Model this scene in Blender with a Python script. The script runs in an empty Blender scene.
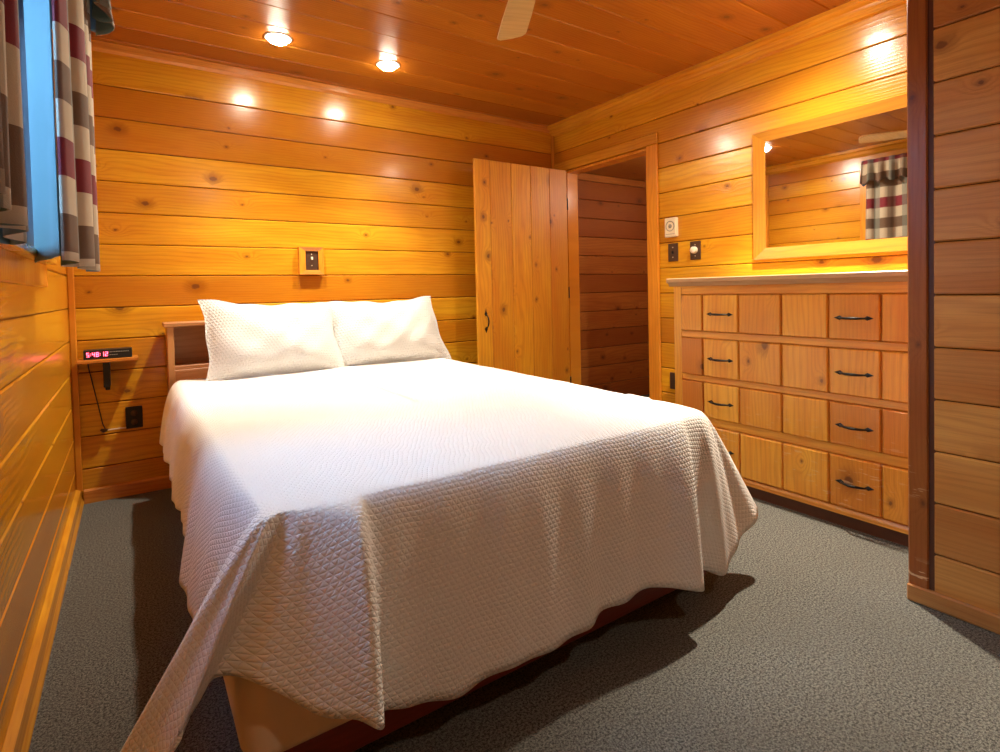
import bpy, math, random
import numpy as np
from mathutils import Vector
PI = math.pi
S = bpy.context.scene
COL = S.collection
# ------------------------------------------------------------------ camera
CAM_LOC = (0.0, 0.0, 1.0536)
YAW, PITCH, ROLL = 0.594, 0.0258, -0.0226
cd = bpy.data.cameras.new('camera'); cam = bpy.data.objects.new('camera', cd); COL.objects.link(cam)
cd.sensor_width = 36; cd.lens = 546.58 * 36 / 1000
cd.shift_x = 0; cd.shift_y = -(376 - 303.81) / 1000
cd.clip_start = .02
_F = Vector((math.sin(YAW), math.cos(YAW), 0)); _R = Vector((math.cos(YAW), -math.sin(YAW), 0)); _U = Vector((0, 0, 1))
f2 = _F * math.cos(PITCH) - _U * math.sin(PITCH); u2 = _F * math.sin(PITCH) + _U * math.cos(PITCH)
r3 = _R * math.cos(ROLL) + u2 * math.sin(ROLL); u3 = -_R * math.sin(ROLL) + u2 * math.cos(ROLL)
from mathutils import Matrix
cam.matrix_world = Matrix(((r3.x, u3.x, -f2.x, CAM_LOC[0]), (r3.y, u3.y, -f2.y, CAM_LOC[1]), (r3.z, u3.z, -f2.z, CAM_LOC[2]), (0, 0, 0, 1)))
S.camera = cam
# ------------------------------------------------------------------ world, daylight, exposure
W = bpy.data.worlds.new('world'); S.world = W; W.use_nodes = True
W.node_tree.nodes['Background'].inputs[0].default_value = (.25, .5, 1, 1)
W.node_tree.nodes['Background'].inputs[1].default_value = .5
S.view_settings.view_transform = 'Standard'; S.view_settings.look = 'None'
S.view_settings.gamma = 1; S.view_settings.use_curve_mapping = False
S.view_settings.exposure = 1.25
S.cycles.max_bounces = 10; S.cycles.diffuse_bounces = 6; S.cycles.glossy_bounces = 4
S.cycles.sample_clamp_indirect = 6
DAY = dict(power=66, color=(.27, .58, 1.0))
LAMP = dict(color=(1.0, .91, .72))
CANS = [(.679, 3.006), (1.294, 3.029), (2.45, 1.33), (.85, -.55)]  # last can is an unseen fill light, added to brighten the bed foot
POWER = [(36, 30), (24, 32), (52, 120), (16, 3)]
AIM = [(-.38, -.45, -1), (.05, -.40, -1), (0, 0, -1), (0, 0, -1)]
al = bpy.data.lights.new('window_daylight', 'AREA'); al.shape = 'RECTANGLE'; al.size = 1.5; al.size_y = .9
al.energy = DAY['power']; al.color = DAY['color']
ao = bpy.data.objects.new('window_daylight', al); COL.objects.link(ao); ao.location = (-1.25, 1.68, 2.75)
ao.rotation_euler = (0, math.radians(-45), 0)

# ------------------------------------------------------------------ room measures
XL, XR, YB, YF, ZC = -.262, 2.952, 3.533, -1.4, 2.385
PIT = .1663
SEAMS = [2.170 - PIT * i for i in range(13)]          # plank seams, top to bottom
CX, CY = 2.10, .734                                   # closet corner
DY0, DY1, DZ = 2.535, 3.36, 1.995                     # doorway in the right wall

# ------------------------------------------------------------------ node helpers
class NT:
    def __init__(s, name):
        s.m = bpy.data.materials.new(name); s.m.use_nodes = True
        s.t = s.m.node_tree; s.b = s.t.nodes['Principled BSDF']
    def n(s, typ, ins=None, **kw):
        nd = s.t.nodes.new(typ)
        for k, v in kw.items(): setattr(nd, k, v)
        if ins:
            for k, v in ins.items(): s.put(nd.inputs[k], v)
        return nd
    def put(s, sock, v):
        if isinstance(v, bpy.types.NodeSocket): s.t.links.new(v, sock)
        elif v is not None: sock.default_value = v
    def ma(s, op, a, b=None, c=None, clamp=False):
        nd = s.t.nodes.new('ShaderNodeMath'); nd.operation = op; nd.use_clamp = clamp
        s.put(nd.inputs[0], a)
        if b is not None: s.put(nd.inputs[1], b)
        if c is not None: s.put(nd.inputs[2], c)
        return nd.outputs[0]
    def vec(s, x, y, z):
        nd = s.t.nodes.new('ShaderNodeCombineXYZ')
        s.put(nd.inputs[0], x); s.put(nd.inputs[1], y); s.put(nd.inputs[2], z); return nd.outputs[0]
    def sep(s, v):
        nd = s.t.nodes.new('ShaderNodeSeparateXYZ'); s.put(nd.inputs[0], v); return nd.outputs
    def noise(s, v, scale=1, detail=2, rough=.5, dim='3D'):
        nd = s.t.nodes.new('ShaderNodeTexNoise'); nd.noise_dimensions = dim
        s.put(nd.inputs['Vector'], v); nd.inputs['Scale'].default_value = scale
        nd.inputs['Detail'].default_value = detail; nd.inputs['Roughness'].default_value = rough
        return nd.outputs['Fac']
    def ss(s, v, a, b):
        nd = s.t.nodes.new('ShaderNodeMapRange'); nd.interpolation_type = 'SMOOTHSTEP'
        s.put(nd.inputs[0], v); s.put(nd.inputs[1], a); s.put(nd.inputs[2], b)
        nd.inputs[3].default_value = 0; nd.inputs[4].default_value = 1; return nd.outputs[0]
    def mix(s, f, a, b, mode='MIX'):
        nd = s.t.nodes.new('ShaderNodeMix'); nd.data_type = 'RGBA'; nd.blend_type = mode
        s.put(nd.inputs[0], f)
        for i, v in ((6, a), (7, b)):
            if isinstance(v, bpy.types.NodeSocket): s.put(nd.inputs[i], v)
            else: nd.inputs[i].default_value = (*v, 1)
        return nd.outputs[2]
    def bump(s, h, dist, strength=1):
        nd = s.t.nodes.new('ShaderNodeBump'); nd.inputs['Distance'].default_value = dist
        nd.inputs['Strength'].default_value = strength; s.put(nd.inputs['Height'], h)
        s.t.links.new(nd.outputs[0], s.b.inputs['Normal'])
    def set(s, **kw):
        for k, v in kw.items():
            sock = s.b.inputs[k.replace('_', ' ')]
            if isinstance(v, tuple) and len(v) == 3: v = (*v, 1)
            s.put(sock, v)

def plain(name, col, rough=.5, metal=0, noise=0):
    m = NT(name)
    if noise:
        c = m.noise(m.n('ShaderNodeTexCoord').outputs['Object'], 40, 3)
        m.set(Base_Color=m.mix(m.ma('MULTIPLY', c, noise), col, tuple(x * .45 for x in col)))
    else: m.set(Base_Color=col)
    m.set(Roughness=rough, Metallic=metal); return m.m

def wood(name, along, across, light, mid, dark, rough=.22, coat=.0, knots=.40, seed=0., knot_scale=1., vary=1., wear=0):
    m = NT(name); co = m.sep(m.n('ShaderNodeTexCoord').outputs['Object'])
    ax = 'xyz'.index(along); bx = 'xyz'.index(across)
    pid = m.n('ShaderNodeAttribute', attribute_name='pid').outputs['Fac']
    wn = m.n('ShaderNodeTexWhiteNoise', noise_dimensions='1D', ins={'W': m.ma('ADD', pid, seed)})
    rc = m.sep(wn.outputs['Color']); r0, r1, r2 = rc[0], rc[1], rc[2]
    u = m.ma('ADD', co[ax], m.ma('MULTIPLY', r0, 41.))
    v = m.ma('ADD', co[bx], m.ma('MULTIPLY', r1, 17.))
    # knots
    kx, ky = 3.1 * knot_scale, 6.2 * knot_scale
    vor = m.n('ShaderNodeTexVoronoi', voronoi_dimensions='2D', ins={'Scale': 1.0, 'Randomness': .95,
        'Vector': m.vec(m.ma('MULTIPLY', u, kx), m.ma('MULTIPLY', v, ky), 0.)})
    ps = m.sep(vor.outputs['Position']); kc = m.sep(vor.outputs['Color'])
    du = m.ma('SUBTRACT', u, m.ma('DIVIDE', ps[0], kx)); dv = m.ma('SUBTRACT', v, m.ma('DIVIDE', ps[1], ky))
    wob = m.noise(m.vec(u, v, 0.), 55, 2)
    d = m.ma('SQRT', m.ma('ADD', m.ma('POWER', m.ma('MULTIPLY', du, .72), 2.), m.ma('POWER', dv, 2.)))
    d = m.ma('ADD', d, m.ma('MULTIPLY', m.ma('SUBTRACT', wob, .5), .010))
    has = m.ma('LESS_THAN', kc[1], knots)
    kr = m.ma('MULTIPLY_ADD', m.ma('POWER', kc[0], 3.), .018, .0040)
    core = m.ma('MULTIPLY', has, m.ss(d, kr, m.ma('MULTIPLY', kr, .55)))
    ring = m.ma('MULTIPLY', has, m.ss(d, m.ma('MULTIPLY', kr, 3.2), m.ma('MULTIPLY', kr, .9)))
    flow = m.ma('MULTIPLY', has, m.ma('POWER', 2.718, m.ma('MULTIPLY', m.ma('POWER', m.ma('DIVIDE', d, .03), 2.), -1.)))
    # grain
    w1 = m.noise(m.vec(m.ma('MULTIPLY', u, 1.1), m.ma('MULTIPLY', v, 6.), r2), 1, 3)
    g = m.ma('ADD', m.ma('MULTIPLY', v, m.ma('MULTIPLY_ADD', r2, 35., 30.)), m.ma('MULTIPLY', w1, 5.5))
    g = m.ma('ADD', g, m.ma('MULTIPLY', flow, 2.6))
    sw = m.ma('MULTIPLY_ADD', m.ma('SINE', m.ma('MULTIPLY', g, 2 * PI)), .5, .5)
    sw = m.ma('POWER', sw, 2.2)
    fib = m.noise(m.vec(m.ma('MULTIPLY', u, 7.), m.ma('MULTIPLY', v, 260.), 0.), 1, 3)
    blo = m.noise(m.vec(m.ma('MULTIPLY', u, 1.7), m.ma('MULTIPLY', v, 9.), 3.), 1, 2)
    c = m.mix(m.ss(blo, .25, .75), light, mid)
    c = m.mix(m.ma('MULTIPLY', m.ma('POWER', rc[2], 1.5), .75 * vary), c, dark)
    c = m.mix(m.ma('MULTIPLY', sw, .30), c, dark)
    c = m.mix(m.ma('MULTIPLY', m.ss(fib, .45, .8), .30), c, tuple(x * .5 for x in dark))
    c = m.mix(m.ma('MULTIPLY', ring, .55), c, tuple(x * .55 for x in dark))
    c = m.mix(m.ma('MULTIPLY', core, .75), c, (.12, .035, .010))
    if wear:
        ws = m.noise(m.vec(m.ma('MULTIPLY', co[0], 14.), m.ma('MULTIPLY', co[1], 16.), m.ma('MULTIPLY', co[2], 80.)), 1, 3)
        wm = m.noise(m.n('ShaderNodeTexCoord').outputs['Object'], 4, 2)
        wf = m.ma('MULTIPLY', m.ss(ws, .60, .64), m.ss(wm, .40, .55))
        lo = m.ss(co[2], .55, .25)
        c = m.mix(m.ma('MULTIPLY', m.ma('MULTIPLY', wf, lo), wear), c, (.75, .48, .25))
    m.set(Base_Color=c, Roughness=m.ma('MULTIPLY_ADD', fib, .10, rough - .03))
    m.set(Coat_Weight=coat, Coat_Roughness=.16)
    h = m.ma('ADD', m.ma('MULTIPLY', sw, .25), m.ma('ADD', m.ma('MULTIPLY', fib, .4), m.ma('MULTIPLY', w1, 1.2)))
    m.bump(h, .0016, .55)
    return m.m

PL = dict(light=(.76, .40, .018), mid=(.66, .27, .010), dark=(.42, .115, .006))
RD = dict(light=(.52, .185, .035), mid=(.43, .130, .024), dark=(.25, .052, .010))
M = {}
M['wall_x'] = wood('varnished_cedar_planks', 'x', 'z', **PL, coat=.5, seed=1)
M['wall_y'] = wood('varnished_cedar_planks_side', 'y', 'z', **PL, coat=.5, seed=5)
M['closet'] = wood('closet_cedar_planks', 'y', 'z', light=(.74, .38, .09), mid=(.60, .25, .045), dark=(.40, .125, .02), rough=.4, knots=.3, seed=9)
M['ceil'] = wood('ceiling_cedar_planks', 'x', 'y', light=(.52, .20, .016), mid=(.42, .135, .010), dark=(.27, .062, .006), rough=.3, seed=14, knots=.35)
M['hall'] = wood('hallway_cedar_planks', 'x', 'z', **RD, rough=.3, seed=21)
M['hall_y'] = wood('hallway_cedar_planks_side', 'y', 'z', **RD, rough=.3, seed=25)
M['door'] = wood('door_cedar_boards', 'z', 'x', light=(.80, .39, .020), mid=(.70, .26, .012), dark=(.46, .12, .008), knots=.5, knot_scale=1.15, seed=33, coat=0, rough=.42)
M['trim_z'] = wood('cedar_trim_vertical', 'z', 'y', light=(.80, .33, .03), mid=(.68, .235, .018), dark=(.46, .12, .010), knots=.1, seed=41, vary=.4)
M['trim_y'] = wood('cedar_trim_lengthwise', 'y', 'z', light=(.70, .34, .025), mid=(.60, .24, .015), dark=(.42, .12, .010), knots=.15, seed=45, vary=.4)
M['trim_x'] = wood('cedar_trim_crosswise', 'x', 'z', light=(.66, .27, .045), mid=(.56, .2, .03), dark=(.38, .1, .015), knots=.1, seed=47, vary=.4)
M['post'] = wood('worn_red_post', 'z', 'y', light=(.50, .19, .035), mid=(.40, .125, .020), dark=(.24, .055, .010), rough=.3, knots=.35, seed=52, wear=.9)
M['base_closet'] = wood('closet_base_board', 'y', 'z', light=(.55, .27, .075), mid=(.45, .19, .045), dark=(.33, .11, .022), rough=.4, knots=.1, seed=55)
M['dframe'] = wood('dresser_frame_wood', 'y', 'z', light=(.84, .40, .045), mid=(.68, .26, .036), dark=(.48, .13, .018), rough=.28, knots=.15, seed=61, vary=.5)
M['dfz'] = wood('dresser_stile_wood', 'z', 'y', light=(.84, .41, .042), mid=(.74, .30, .028), dark=(.50, .14, .014), rough=.28, knots=.1, seed=63, vary=.5)
M['dfront'] = wood('dresser_front_boards', 'z', 'y', light=(.88, .44, .050), mid=(.76, .30, .028), dark=(.50, .13, .012), rough=.28, knots=.30, knot_scale=1.5, seed=67, wear=.5)
M['dtop'] = wood('dresser_top_wood', 'y', 'x', light=(.60, .38, .19), mid=(.50, .29, .13), dark=(.36, .18, .07), rough=.35, knots=.1, seed=71)
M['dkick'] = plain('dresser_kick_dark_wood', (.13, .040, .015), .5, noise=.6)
M['hb'] = wood('headboard_pine_side', 'z', 'y', light=(.56, .28, .10), mid=(.48, .20, .06), dark=(.36, .11, .03), rough=.4, knots=.1, seed=81)
M['hbx'] = wood('headboard_pine', 'x', 'z', light=(.56, .28, .10), mid=(.48, .20, .06), dark=(.36, .11, .03), rough=.4, knots=.1, seed=83)
M['rail'] = wood('bed_rail_wood', 'x', 'z', light=(.30, .06, .02), mid=(.24, .045, .015), dark=(.14, .022, .008), rough=.35, knots=.1, seed=85)
M['fan'] = wood('pale_fan_blade_wood', 'x', 'y', light=(.62, .42, .17), mid=(.55, .36, .14), dark=(.44, .27, .09), rough=.35, knots=0, seed=91, vary=.2)
M['black'] = plain('black_iron', (.012, .010, .009), .38, .6)
M['plastic'] = plain('black_plastic', (.014, .012, .012), .3)
M['brown'] = plain('brown_switch_plastic', (.060, .028, .016), .35)
M['cream'] = plain('cream_plastic', (.78, .66, .46), .4)
M['grey'] = plain('grey_print', (.25, .22, .17), .5)
M['ivory'] = plain('ivory_knob', (.85, .78, .6), .3)
M['brass'] = plain('dark_bronze', (.16, .10, .05), .35, .8)
M['screen'] = plain('white_painted_metal', (.75, .74, .70), .4)
M['seam'] = plain('dark_seam_backing', (.09, .025, .008), .8)
M['mframe_y'] = wood('mirror_frame_wood', 'y', 'z', light=(.44, .20, .018), mid=(.38, .145, .012), dark=(.27, .08, .008), rough=.3, knots=.1, seed=95, vary=.3)
M['mframe_z'] = wood('mirror_frame_upright', 'z', 'y', light=(.50, .23, .018), mid=(.42, .16, .012), dark=(.30, .09, .008), rough=.3, knots=.1, seed=96, vary=.3)
M['jamb'] = plain('grey_painted_jamb', (.20, .20, .21), .5)
def mirror_mat():
    m = NT('mirror_silver'); m.set(Base_Color=(.93, .93, .92), Metallic=1., Roughness=.015); return m.m
M['mirror'] = mirror_mat()
def emis(name, col, st):
    m = NT(name); m.set(Base_Color=(.8, .8, .8), Emission_Color=col, Emission_Strength=st); return m.m
M['bulb'] = emis('lit_bulb', (1, .90, .70), 60.)
M['led'] = emis('red_led', (1, .03, .09), 3.)
M['lcd'] = plain('grey_letters', (.35, .35, .33), .5)
def glassm():
    m = NT('window_glass'); m.set(Base_Color=(.9, .95, 1), Roughness=.02, Transmission_Weight=1., IOR=1.1, Alpha=.35); return m.m
M['glass'] = glassm()
def carpetm():
    m = NT('grey_loop_carpet'); o = m.n('ShaderNodeTexCoord').outputs['Object']
    a = m.noise(o, 150, 3, .8); b = m.noise(o, 260, 2, .7); l = m.noise(o, 3, 2)
    c = m.mix(m.ss(a, .40, .60), (.044, .040, .038), (.180, .172, .152))
    c = m.mix(m.ma('MULTIPLY', m.ss(b, .52, .68), .60), c, (.34, .325, .285))
    c = m.mix(m.ma('MULTIPLY', m.ss(l, .35, .7), .25), c, (.11, .10, .085))
    m.set(Base_Color=c, Roughness=.95); m.b.inputs['Specular IOR Level'].default_value = .1
    m.bump(m.ma('ADD', a, b), .004, .8); return m.m
M['carpet'] = carpetm()
def quilt(name, col, sc=1.0, dist=.0045):
    m = NT(name); uv = m.sep(m.n('ShaderNodeTexCoord').outputs['UV'])
    wob = m.noise(m.vec(uv[0], uv[1], 0.), 9, 2)
    x = m.ma('ADD', uv[0], m.ma('MULTIPLY', wob, .022)); y = m.ma('ADD', uv[1], m.ma('MULTIPLY', wob, -.020))
    sp = .0185 * sc; fam = []
    for a_ in (0., 60., 120.):
        ca_, sa_ = math.cos(math.radians(a_)), math.sin(math.radians(a_))
        t_ = m.ma('ADD', m.ma('MULTIPLY', x, sa_ / sp), m.ma('MULTIPLY', y, ca_ / sp))
        fam.append(m.ma('POWER', m.ma('ABSOLUTE', m.ma('SINE', m.ma('MULTIPLY', t_, PI))), .6))
    h = m.ma('MULTIPLY', fam[0], m.ma('MULTIPLY', fam[1], fam[2]))
    h = m.ma('POWER', h, .6)
    cr = m.noise(m.vec(uv[0], uv[1], 0.), 60, 3)
    h = m.ma('ADD', h, m.ma('MULTIPLY', cr, .30))
    m.set(Base_Color=col, Roughness=.95); m.b.inputs['Specular IOR Level'].default_value = .04
    m.bump(h, dist, 1.0); return m.m
M['quilt'] = quilt('white_zigzag_quilting', (.84, .82, .79), .66, .0030)
M['sham'] = quilt('white_sham_quilting', (.76, .75, .725), .85, .0050)
M['linen'] = plain('cream_box_spring_fabric', (.74, .58, .40), .9)
M['white'] = plain('white_mattress_fabric', (.8, .78, .74), .9)
def plaid():
    m = NT('plaid_curtain_cloth'); uv = m.sep(m.n('ShaderNodeTexCoord').outputs['UV'])
    def seq(t, cols):
        nd = m.n('ShaderNodeValToRGB'); cr = nd.color_ramp; cr.interpolation = 'CONSTANT'
        n = len(cols)
        for i, c in enumerate(cols):
            if i < 2: e = cr.elements[i]; e.position = i / n
            else: e = cr.elements.new(i / n)
            e.color = (*c, 1)
        m.put(nd.inputs[0], t); return nd.outputs[0]
    V = m.ma('FRACT', m.ma('DIVIDE', m.ma('ADD', uv[1], .265), .39)); U = m.ma('FRACT', m.ma('DIVIDE', uv[0], .30))
    cr_, bu, br, gr = (.44, .36, .26), (.17, .014, .022), (.13, .075, .045), (.13, .15, .13)
    hv = seq(V, [bu, cr_, br, cr_]); hu = seq(U, [cr_, gr, cr_, br])
    c = m.mix(m.sep(seq(U, [(0,) * 3, (.62,) * 3, (0,) * 3, (.5,) * 3]))[0], hv, hu)
    m.set(Base_Color=c, Roughness=.9)
    m.bump(m.noise(m.vec(m.ma('MULTIPLY', uv[0], 500.), m.ma('MULTIPLY', uv[1], 500.), 0.), 1, 1), .001, .4)
    return m.m
M['plaid'] = plaid()
def lining():
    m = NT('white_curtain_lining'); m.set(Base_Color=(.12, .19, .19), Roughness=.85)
    return m.m
M['lining'] = lining()

# ------------------------------------------------------------------ mesh builder (world coordinates)
class MB:
    def __init__(s): s.v = []; s.f = []; s.pid = []; s.sm = []; s.uv = []; s.mi = []
    def add(s, vs, fs, pid=0., smooth=False, uvs=None, mi=0):
        o = len(s.v); s.v += [tuple(x) for x in vs]
        for f in fs:
            s.f.append([o + i for i in f]); s.pid.append(pid); s.sm.append(smooth); s.mi.append(mi)
            s.uv.append([uvs[i] for i in f] if uvs else [(0, 0)] * len(f))
        return s
    def box(s, x0, x1, y0, y1, z0, z1, c=.0, pid=0., mi=0):
        lo = (min(x0, x1), min(y0, y1), min(z0, z1)); hi = (max(x0, x1), max(y0, y1), max(z0, z1))
        c = min(c, *( (hi[i] - lo[i]) * .45 for i in range(3)))
        if c <= 0:
            vs = [(lo[0] if not i & 1 else hi[0], lo[1] if not i & 2 else hi[1], lo[2] if not i & 4 else hi[2]) for i in range(8)]
            return s.add(vs, [(0, 2, 3, 1), (4, 5, 7, 6), (0, 1, 5, 4), (2, 6, 7, 3), (0, 4, 6, 2), (1, 3, 7, 5)], pid, mi=mi)
        vs = []; idx = {}
        for i in range(8):
            p = [hi[k] if i >> k & 1 else lo[k] for k in range(3)]
            q = [p[k] + (-c if i >> k & 1 else c) for k in range(3)]
            for k in range(3):                       # vertex lying on the face normal to axis k
                w = list(q); w[k] = p[k]; idx[i, k] = len(vs); vs.append(tuple(w))
        fs = []
        for k in range(3):
            a, b = [j for j in range(3) if j != k]
            for sd in (0, 1):
                cs = [sd << k | x << a | y << b for x, y in ((0, 0), (1, 0), (1, 1), (0, 1))]
                f = [idx[i, k] for i in cs]
                if (sd == 0) == (k != 1): f = f[::-1]
                fs.append(f)
        for k in range(3):                           # edges along axis k
            a, b = [j for j in range(3) if j != k]
            for x in (0, 1):
                for y in (0, 1):
                    i0 = x << a | y << b; i1 = i0 | 1 << k
                    f = [idx[i0, a], idx[i1, a], idx[i1, b], idx[i0, b]]
                    fs.append(f)
        for i in range(8): fs.append([idx[i, 0], idx[i, 1], idx[i, 2]])
        ctr = Vector([(lo[k] + hi[k]) / 2 for k in range(3)]); out = []
        for f in fs:
            P = [Vector(vs[i]) for i in f]; n = (P[1] - P[0]).cross(P[2] - P[0])
            out.append(f if n.dot(sum(P, Vector()) / len(P) - ctr) > 0 else f[::-1])
        return s.add(vs, out, pid, mi=mi)
    def tube(s, pts, r, n=10, pid=0., caps=True, smooth=True):
        pts = [Vector(p) for p in pts]; rs = r if isinstance(r, (list, tuple)) else [r] * len(pts)
        vs = []; prev = None
        for i, p in enumerate(pts):
            t = (pts[min(i + 1, len(pts) - 1)] - pts[max(i - 1, 0)]).normalized()
            if prev is None:
                a = t.orthogonal().normalized()
            else: a = (prev - t * prev.dot(t)).normalized()
            prev = a; b = t.cross(a)
            for j in range(n):
                an = 2 * PI * j / n; vs.append(p + (a * math.cos(an) + b * math.sin(an)) * rs[i])
        fs = [(i * n + j, i * n + (j + 1) % n, (i + 1) * n + (j + 1) % n, (i + 1) * n + j) for i in range(len(pts) - 1) for j in range(n)]
        s.add(vs, fs, pid, smooth)
        if caps: s.add(vs[:n], [list(range(n))[::-1]], pid); s.add(vs[-n:], [list(range(n))], pid)
        return s
    def lathe(s, prof, center, axis='z', n=28, pid=0., smooth=True):
        vs = []
        for r, h in prof:
            for j in range(n):
                a = 2 * PI * j / n; c_, s_ = r * math.cos(a), r * math.sin(a)
                d = {'z': (c_, s_, h), 'x': (h, c_, s_), 'y': (s_, h, c_)}[axis]
                vs.append((center[0] + d[0], center[1] + d[1], center[2] + d[2]))
        fs = [(i * n + j, i * n + (j + 1) % n, (i + 1) * n + (j + 1) % n, (i + 1) * n + j) for i in range(len(prof) - 1) for j in range(n)]
        return s.add(vs, fs, pid, smooth)
    def prism(s, poly, axis, a0, a1, pid=0.):
        n = len(poly)
        def mk(p, a): return {'x': (a, p[0], p[1]), 'y': (p[0], a, p[1]), 'z': (p[0], p[1], a)}[axis]
        vs = [mk(p, a0) for p in poly] + [mk(p, a1) for p in poly]
        fs = [list(range(n)), list(range(n, 2 * n))[::-1]] + [(i, i + n, (i + 1) % n + n, (i + 1) % n) for i in range(n)]
        return s.add(vs, fs, pid)
    def grid(s, P, pid=0., uv=None, closed=False, smooth=True, mi=0):
        R, C_ = len(P), len(P[0]); vs = [p for row in P for p in row]
        fs = [(i * C_ + j, i * C_ + (j + 1) % C_, (i + 1) * C_ + (j + 1) % C_, (i + 1) * C_ + j) for i in range(R - 1) for j in range(C_ if closed else C_ - 1)]
        return s.add(vs, fs, pid, smooth, [q for row in uv for q in row] if uv else None, mi)

def obj(name, mb, mat, parent=None, recalc=True, solid=0, bevel=0):
    me = bpy.data.meshes.new(name); off = Vector(parent.get('_w', (0, 0, 0))) if parent else Vector()
    me.from_pydata([tuple(Vector(v) - off) for v in mb.v], [], mb.f)
    at = me.attributes.new('pid', 'FLOAT', 'FACE'); at.data.foreach_set('value', [float(x) for x in mb.pid])
    me.polygons.foreach_set('use_smooth', mb.sm); me.polygons.foreach_set('material_index', mb.mi)
    uvl = me.uv_layers.new(name='UVMap'); uvl.data.foreach_set('uv', [c for f in mb.uv for q in f for c in q])
    for m_ in (mat if isinstance(mat, (list, tuple)) else [mat]): me.materials.append(m_)
    if recalc:
        import bmesh
        bm = bmesh.new(); bm.from_mesh(me); bmesh.ops.recalc_face_normals(bm, faces=bm.faces); bm.to_mesh(me); bm.free()
    me.update()
    o = bpy.data.objects.new(name, me); COL.objects.link(o)
    if parent:
        o.parent = parent; o['_w'] = tuple(off)
    if solid:
        md = o.modifiers.new('thickness', 'SOLIDIFY'); md.thickness = solid; md.offset = -1
    if bevel:
        md = o.modifiers.new('bevel', 'BEVEL'); md.width = bevel; md.segments = 2
    return o
def struct(name, mb, mat, **k):
    o = obj(name, mb, mat, **k); o['kind'] = 'structure'; return o
def thing(name, label, cat, loc, group=None, kind=None):
    o = bpy.data.objects.new(name, None); COL.objects.link(o); o.location = loc; o['_w'] = tuple(loc); o.empty_display_size = .05
    if label: o['label'] = label; o['category'] = cat
    if group: o['group'] = group
    if kind: o['kind'] = kind
    return o
def tag(o, label, cat, group=None):
    o['label'] = label; o['category'] = cat
    if group: o['group'] = group
    return o

# ------------------------------------------------------------------ plank walls
def zbands(z0, z1):
    e = [z1] + [z for z in SEAMS if z0 + .01 < z < z1 - .01] + [z0]
    return list(zip(e[1:], e[:-1]))
def plank_wall(name, mat, plane, pos, sgn, a0, a1, z0, z1, holes=(), thick=.10, gap=.0036, cham=.0045, pid0=0):
    """boards 18 mm thick whose face is at pos; sgn = direction the face looks; holes: (a0,a1,z0,z1)"""
    mb = MB(); back = pos - sgn * .016
    def put(a, b, za, zb, pid, d0, d1, c):
        if plane == 'x': mb.box(d0, d1, a, b, za, zb, c, pid, mi=0 if c else 1)
        else: mb.box(a, b, d0, d1, za, zb, c, pid, mi=0 if c else 1)
    for i, (zb, zt) in enumerate(zbands(z0, z1)):
        segs = [(a0, a1, zb, zt)]
        for h in holes:
            nx = []
            for (p, q, b, t) in segs:
                if h[2] < t - .001 and h[3] > b + .001 and h[0] < q and h[1] > p:
                    if h[0] > p + .001: nx.append((p, h[0], b, t))
                    if h[1] < q - .001: nx.append((h[1], q, b, t))
                    lo, hi = max(p, h[0]), min(q, h[1])
                    if b < h[2] - .001: nx.append((lo, hi, b, h[2]))
                    if t > h[3] + .001: nx.append((lo, hi, h[3], t))
                else: nx.append((p, q, b, t))
            segs = nx
        for (p, q, b, t) in segs: put(p, q, b + gap / 2, t - gap / 2, pid0 + i, pos, back, cham)
    # structural core behind the boards, with the same openings
    far = pos - sgn * thick
    ys = sorted({a0, a1, *[h[0] for h in holes], *[h[1] for h in holes]})
    for p, q in zip(ys[:-1], ys[1:]):
        hz = [h for h in holes if h[0] < (p + q) / 2 < h[1]]
        e = z0
        for h in sorted(hz, key=lambda h: h[2]):
            if h[2] > e + .002: put(p, q, e, h[2], 0, back + sgn * .002, far, 0)
            e = h[3]
        if e < z1 - .002: put(p, q, e, z1, 0, back + sgn * .002, far, 0)
    return struct(name, mb, [mat, M['seam']])

WIN = (.86, 2.47, 1.20, 2.10)
plank_wall('wall_back', M['wall_x'], 'y', YB, -1, XL - .10, XR + .10, 0, ZC, pid0=0)
plank_wall('wall_left', M['wall_y'], 'x', XL, 1, YF, YB, 0, ZC, holes=[WIN], pid0=20)
plank_wall('wall_right', M['wall_y'], 'x', XR, -1, CY - .12, YB, 0, ZC, holes=[(DY0, DY1, 0, DZ)], pid0=46)
plank_wall('wall_front', M['wall_x'], 'y', YF, 1, XL, CX + .1, 0, ZC, pid0=80)
plank_wall('wall_closet', M['closet'], 'x', CX + .005, -1, YF, .666, 0, ZC, pid0=100)
plank_wall('wall_closet_end', M['wall_x'], 'y', CY - .006, 1, CX + .05, XR, 0, ZC, thick=.06, pid0=130)
fl = MB(); fl.box(XL - .1, XR + .1, YF - .1, YB + .1, -.08, 0); struct('floor', fl, M['carpet'])
cl = MB()
cs = [2.883 - .195 * i for i in range(-4, 22)]
for i, (y1, y0) in enumerate(zip(cs[:-1], cs[1:])):
    cl.box(XL, XR, y0 + .001, y1 - .001, ZC, ZC + .016, .004, i)
cl.box(XL - .1, XR + .1, YF - .1, YB + .1, ZC + .014, ZC + .08, mi=1)
struct('ceiling', cl, [M['ceil'], M['seam']])
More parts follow.
